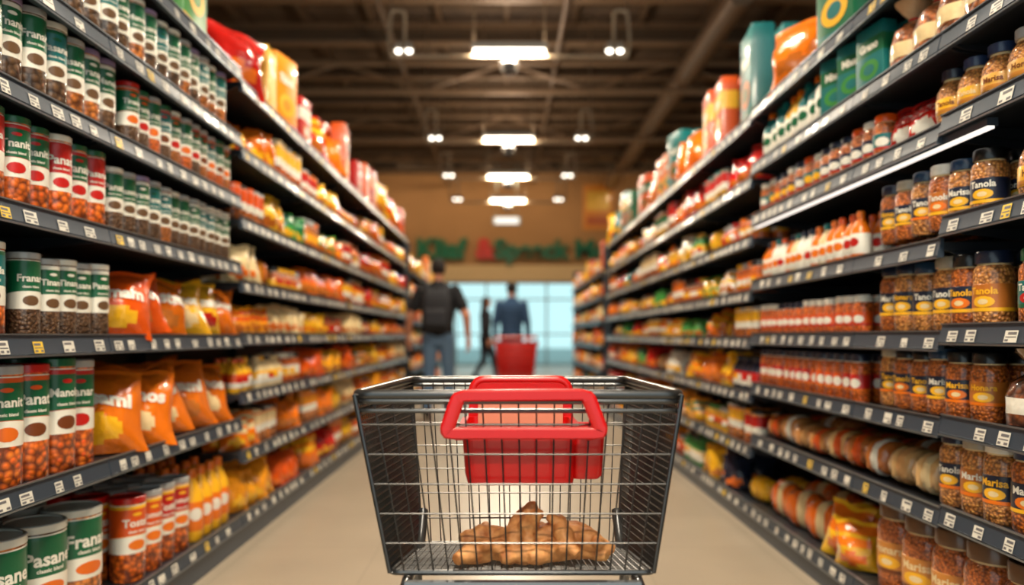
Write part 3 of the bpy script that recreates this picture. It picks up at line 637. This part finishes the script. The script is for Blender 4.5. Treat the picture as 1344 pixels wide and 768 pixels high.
# ------------------------------------------------ people
def capsule(a,ra,b,rb,seg=14):
    a=V3(a);b=V3(b);d=(b-a).normalized(); pts=[];rad=[]
    for k in(0,30,60,85): q=math.radians(k); pts.append(a-d*ra*math.cos(q)); rad.append(max(.002,ra*math.sin(q)))
    pts+= [a,b]; rad+=[ra,rb]
    for k in(85,60,30,0): q=math.radians(k); pts.append(b+d*rb*math.cos(q)); rad.append(max(.002,rb*math.sin(q)))
    return tube(pts,rad,seg,0,0)
def human(name,loc,H,face,cols,legs,arms,female=False,longsleeve=False,hairlong=False,backpack=False,headturn=0):
    e=empty(name,loc); e.rotation_euler=(0,0,face); k=H/1.78; e.scale=(k,k,k)
    t=T(); seg=[]
    def lim(a,ra,b,rb,lab): t.add(capsule(a,ra,b,rb)); seg.append((V3(a),V3(b),ra,rb,lab))
    sw=.165 if female else .195
    if female: rows=[(.82,.0,.155,.115),(.92,0,.17,.125),(1.04,0,.125,.10),(1.18,0,.14,.115),(1.32,.01,.155,.12),(1.42,0,.15,.09),(1.485,-.01,.08,.065),(1.53,-.01,.05,.05)]
    else: rows=[(.83,.0,.155,.115),(.93,0,.178,.125),(1.05,0,.172,.12),(1.2,0,.188,.125),(1.34,.0,.21,.13),(1.43,-.01,.195,.105),(1.485,-.01,.115,.075),(1.53,-.01,.06,.055)]
    rg=[[(rx*math.cos(2*math.pi*i/20),cy+ry*math.sin(2*math.pi*i/20),z) for i in range(20)] for z,cy,rx,ry in rows]
    t.add(loft(rg,[(0,0)]*(len(rg)-1)))
    seg.append((V3((-.07,0,.90)),V3((.07,0,.90)),.13,.13,2)); seg.append((V3((-.06,0,1.03)),V3((.06,0,1.03)),.14,.14,1)); seg.append((V3((0,0,1.03)),V3((0,0,1.38)),.17,.17,1)); seg.append((V3((-.12,-.01,1.41)),V3((.12,-.01,1.41)),.08,.08,1))
    lim((0,-.012,1.47),.055,(0,.0,1.60),.05,0)
    hc=V3((0,.02,1.665))
    Mh=Matrix.Translation(hc)@Matrix.Rotation(headturn,4,'Z')
    hd=T(); hd.add(ellipsoid((0,-.01,.015),.076,.096,.10)).add(ellipsoid((0,.025,-.045),.055,.062,.07)).add(ellipsoid((0,.088,-.008),.012,.02,.022)).add(ellipsoid((.077,-.005,-.005),.012,.02,.032)).add(ellipsoid((-.077,-.005,-.005),.012,.02,.032)).add(ellipsoid((0,.082,-.052),.022,.01,.010))
    t.add(hd,Mh); seg.append((hc+V3((0,0,-.05)),hc+V3((0,0,.03)),.09,.09,0))
    fing=T()
    for sd,(el,wr,hand) in arms.items():
        s=1 if sd=='R' else -1
        sh=V3((s*sw,-.005,1.425)); el=V3(el); wr=V3(wr)
        lim(sh,.058,el,.046,1 if longsleeve else 0); lim(el,.047,wr,.029,1 if longsleeve else 0)
        if longsleeve: lim(sh,.068,el,.056,1); lim(el,.056,wr+(el-wr)*.08,.042,1)
        else: lim(sh+V3((-s*.01,0,.0)),.074,sh.lerp(el,.62),.070,1)
        hd_=V3(hand).normalized(); pc=wr+hd_*.05; lim(wr,.026,pc,.033,0); lim(pc,.032,wr+hd_*.09,.030,0)
        side=hd_.cross(V3((s*1.0,0,0))).normalized(); inn=V3((-s,0,0))
        for q,(off,ln) in enumerate(((-.027,.065),(-.009,.078),(.009,.073),(.027,.058))):
            b0=wr+hd_*.095+side*off; m1=b0+hd_*ln*.5+inn*.006; m2=m1+hd_*ln*.45+inn*.022
            fing.add(tube([b0-hd_*.02,b0,m1,m2],[.0095,.0095,.0085,.006],8,SKIN,0))
        fw=side if side.y>0 else -side
        b0=wr+hd_*.035+fw*.025; fing.add(tube([b0,b0+fw*.025+hd_*.02+inn*.008,b0+fw*.03+hd_*.052+inn*.014],[.013,.011,.007],8,SKIN,0))
    for s,(kn,an) in zip((1,-1),legs):
        hp=V3((s*.088,0,.90)); kn=V3(kn); an=V3(an)
        lim(hp,.097 ,kn,.068,2); lim(kn,.068,an,.056 if not female else .042,2)
        toe=an+V3((0,.15,-.045)); hl=an+V3((0,-.035,-.045))
        if an.z>.13: toe=an+V3((0,.12,-.10)); hl=an+V3((0,-.045,-.02))
        lim(hl,.04,toe,.034,3); lim(an+V3((0,0,-.01)),.042,an+V3((0,.06,-.04)),.042,3)
    body=quick('body',t,[WHITE]*2,e)
    md=body.modifiers.new('r','REMESH'); md.mode='VOXEL'; md.voxel_size=.011; md.use_smooth_shade=True
    sm=body.modifiers.new('s','SMOOTH'); sm.iterations=4; sm.factor=.5
    dg=bpy.context.evaluated_depsgraph_get(); dg.update(); me=bpy.data.meshes.new_from_object(body.evaluated_get(dg)); body.modifiers.clear(); body.data=me
    me.materials.clear()
    for mm in(MATS[SKIN],MATS[CLOTH]): me.materials.append(mm)
    pc=np.zeros(len(me.polygons)*3); me.polygons.foreach_get('center',pc); pc=pc.reshape(-1,3)
    best=np.full(len(pc),1e9); lab=np.zeros(len(pc),int)
    for a,b,ra,rb,l in seg:
        a_=np.array(a);b_=np.array(b);ab=b_-a_; tt=np.clip(((pc-a_)@ab)/(ab@ab),0,1); d=np.linalg.norm(pc-(a_+tt[:,None]*ab),axis=1)-(ra+(rb-ra)*tt)
        m=d<best; best[m]=d[m]; lab[m]=l
    C=np.array([cols[l] for l in range(4)])[lab]
    if 'Col' in me.attributes: me.attributes.remove(me.attributes['Col'])
    at=me.attributes.new('Col','FLOAT_COLOR','FACE'); at.data.foreach_set('color',C.astype(np.float32).ravel())
    me.polygons.foreach_set('material_index',(lab>0).astype(np.int32)); me.polygons.foreach_set('use_smooth',np.ones(len(pc),dtype=bool)); me.update()
    quick('fingers',fing,[cols[0]],e)
    f=T()
    for sx in(-1,1):
        f.add(ellipsoid((sx*.031,.078,.008),.013,.008,.008,SKIN,0,10,6)).add(ellipsoid((sx*.031,.084,.008),.006,.004,.006,SKIN,1,8,6)).add(ellipsoid((sx*.031,.083,.03),.018,.006,.004,CLOTH,2,8,5))
    f.add(ellipsoid((0,.0915,-.052),.021,.004,.006,SKIN,3,10,6))
    f2=T().add(f,Mh); quick('face_features',f2,[WHITE,DARK,cols[4],lin((165,85,75))],e)
    h=ellipsoid((0,-.012,.02),.084,.104,.106,CLOTH,0,28,20); g=T(); g.v=h.v
    for q,m_,c_ in zip(h.f,h.m,h.c):
        cx=[sum(h.v[i][j] for i in q)/len(q) for j in range(3)]
        if (cx[1]>.02 and cx[2]<.055) or cx[2]<-.05-(.0 if not hairlong else .05): continue
        g.f.append(q); g.m.append(m_); g.c.append(c_)
    hh=T().add(g,Mh)
    if hairlong:
        rg=[]
        for z,rx,ry,cy in((.06,.082,.05,-.04),(0,.09,.06,-.05),(-.08,.088,.055,-.06),(-.16,.09,.045,-.075),(-.24,.07,.032,-.085),(-.29,.03,.015,-.085)):
            rg.append([tuple(Mh@V3((rx*math.cos(2*math.pi*i/16),cy+ry*math.sin(2*math.pi*i/16),z))) for i in range(16)])
        hh.add(loft(rg,[(CLOTH,0)]*5))
    quick('hair',hh,[cols[4]],e,sharp=80)
    if backpack:
        b_=T(); rg=[]
        for z,w_,d_ in((.98,.11,.05),(1.0,.145,.085),(1.06,.155,.10),(1.2,.155,.10),(1.33,.145,.09),(1.41,.11,.07),(1.44,.06,.035)):
            rg.append([(p[0],p[1]-.125-d_*.9,z) for p in rring(w_,d_,d_*.7,4)])
        b_.add(loft(rg,[(CLOTH,0)]*6)).add(box(-.11,.11,-.345,-.29,1.03,1.2,CLOTH,1,.02))
        b_.add(tube([(-.11,-.352,1.205),(.11,-.352,1.205)],.006,6,CLOTH,2))
        for sx in(-1,1):
            b_.add(tube(fillet([(sx*.10,-.15,1.38),(sx*.105,-.06,1.495),(sx*.11,.05,1.49),(sx*.12,.125,1.36),(sx*.14,.13,1.2),(sx*.15,-.05,1.08),(sx*.13,-.16,1.03)],.05,4,False),.016,8,CLOTH,1))
        b_.add(tube(fillet([(-.04,-.16,1.43),(-.03,-.16,1.49),(.03,-.16,1.49),(.04,-.16,1.43)],.02,4,False),.008,6,CLOTH,1))
        quick('backpack',b_,[lin((36,37,42)),lin((52,54,60)),lin((100,100,104))],e)
    return e
sk=lin((210,142,110))
human('man',(-.81,9.0,0),1.90,0,[sk,lin((24,24,28)),lin((92,120,150)),lin((40,36,36)),lin((30,22,18))],
   [((.11,.10,.49),(.115,.02,.09)),((-.10,.03,.50),(-.105,-.20,.14))],
   {'R':((.315,-.06,1.15),(.33,.05,.90),(.03,.25,-1)),'L':((-.31,.0,1.14),(-.35,.14,.92),(0,.4,-1))},backpack=True)
human('woman',(-.44,16.0,0),1.80,-1.2,[sk,lin((30,30,38)),lin((32,34,44)),BLACK,lin((38,26,20))],
   [((.09,.14,.50),(.09,.20,.09)),((-.09,.0,.50),(-.09,-.22,.14))],
   {'R':((.23,-.08,1.16),(.24,-.02,.92),(0,.1,-1)),'L':((-.22,.02,1.15),(-.22,.16,.95),(0,.5,-1))},female=True,longsleeve=True,hairlong=True)
human('man',(.08,12.9,0),1.90,.0,[sk,lin((44,74,108)),lin((36,42,56)),BLACK,lin((26,20,18))],
   [((.10,.03,.50),(.11,.0,.09)),((-.10,.01,.50),(-.11,-.02,.09))],
   {'R':((.25,-.03,1.15),(.27,.06,.91),(0,.15,-1)),'L':((-.25,-.02,1.15),(-.26,.07,.91),(0,.15,-1))},longsleeve=True,headturn=.3)
# ------------------------------------------------ world & camera
wd=bpy.data.worlds.new('world'); bpy.context.scene.world=wd; wd.use_nodes=True
bg=wd.node_tree.nodes['Background']; bg.inputs[0].default_value=(.78,.93,.95,1); bg.inputs[1].default_value=1.15
cam=bpy.data.cameras.new('camera'); co=bpy.data.objects.new('camera',cam); bpy.context.scene.collection.objects.link(co); bpy.context.scene.camera=co
co.location=(0,0,1.0); co.rotation_euler=(math.pi/2,0,0); cam.sensor_width=36; cam.lens=26.8; cam.shift_y=56/1344; cam.shift_x=7/1344; cam.clip_start=.05
cam.dof.use_dof=True; cam.dof.focus_distance=1.7; cam.dof.aperture_fstop=1.4
vs=bpy.context.scene.view_settings
try: vs.view_transform='Standard'
except Exception as ex: print(ex)
for lk in('Medium Contrast','None'):
    try: vs.look=lk; break
    except Exception as ex: print(ex)
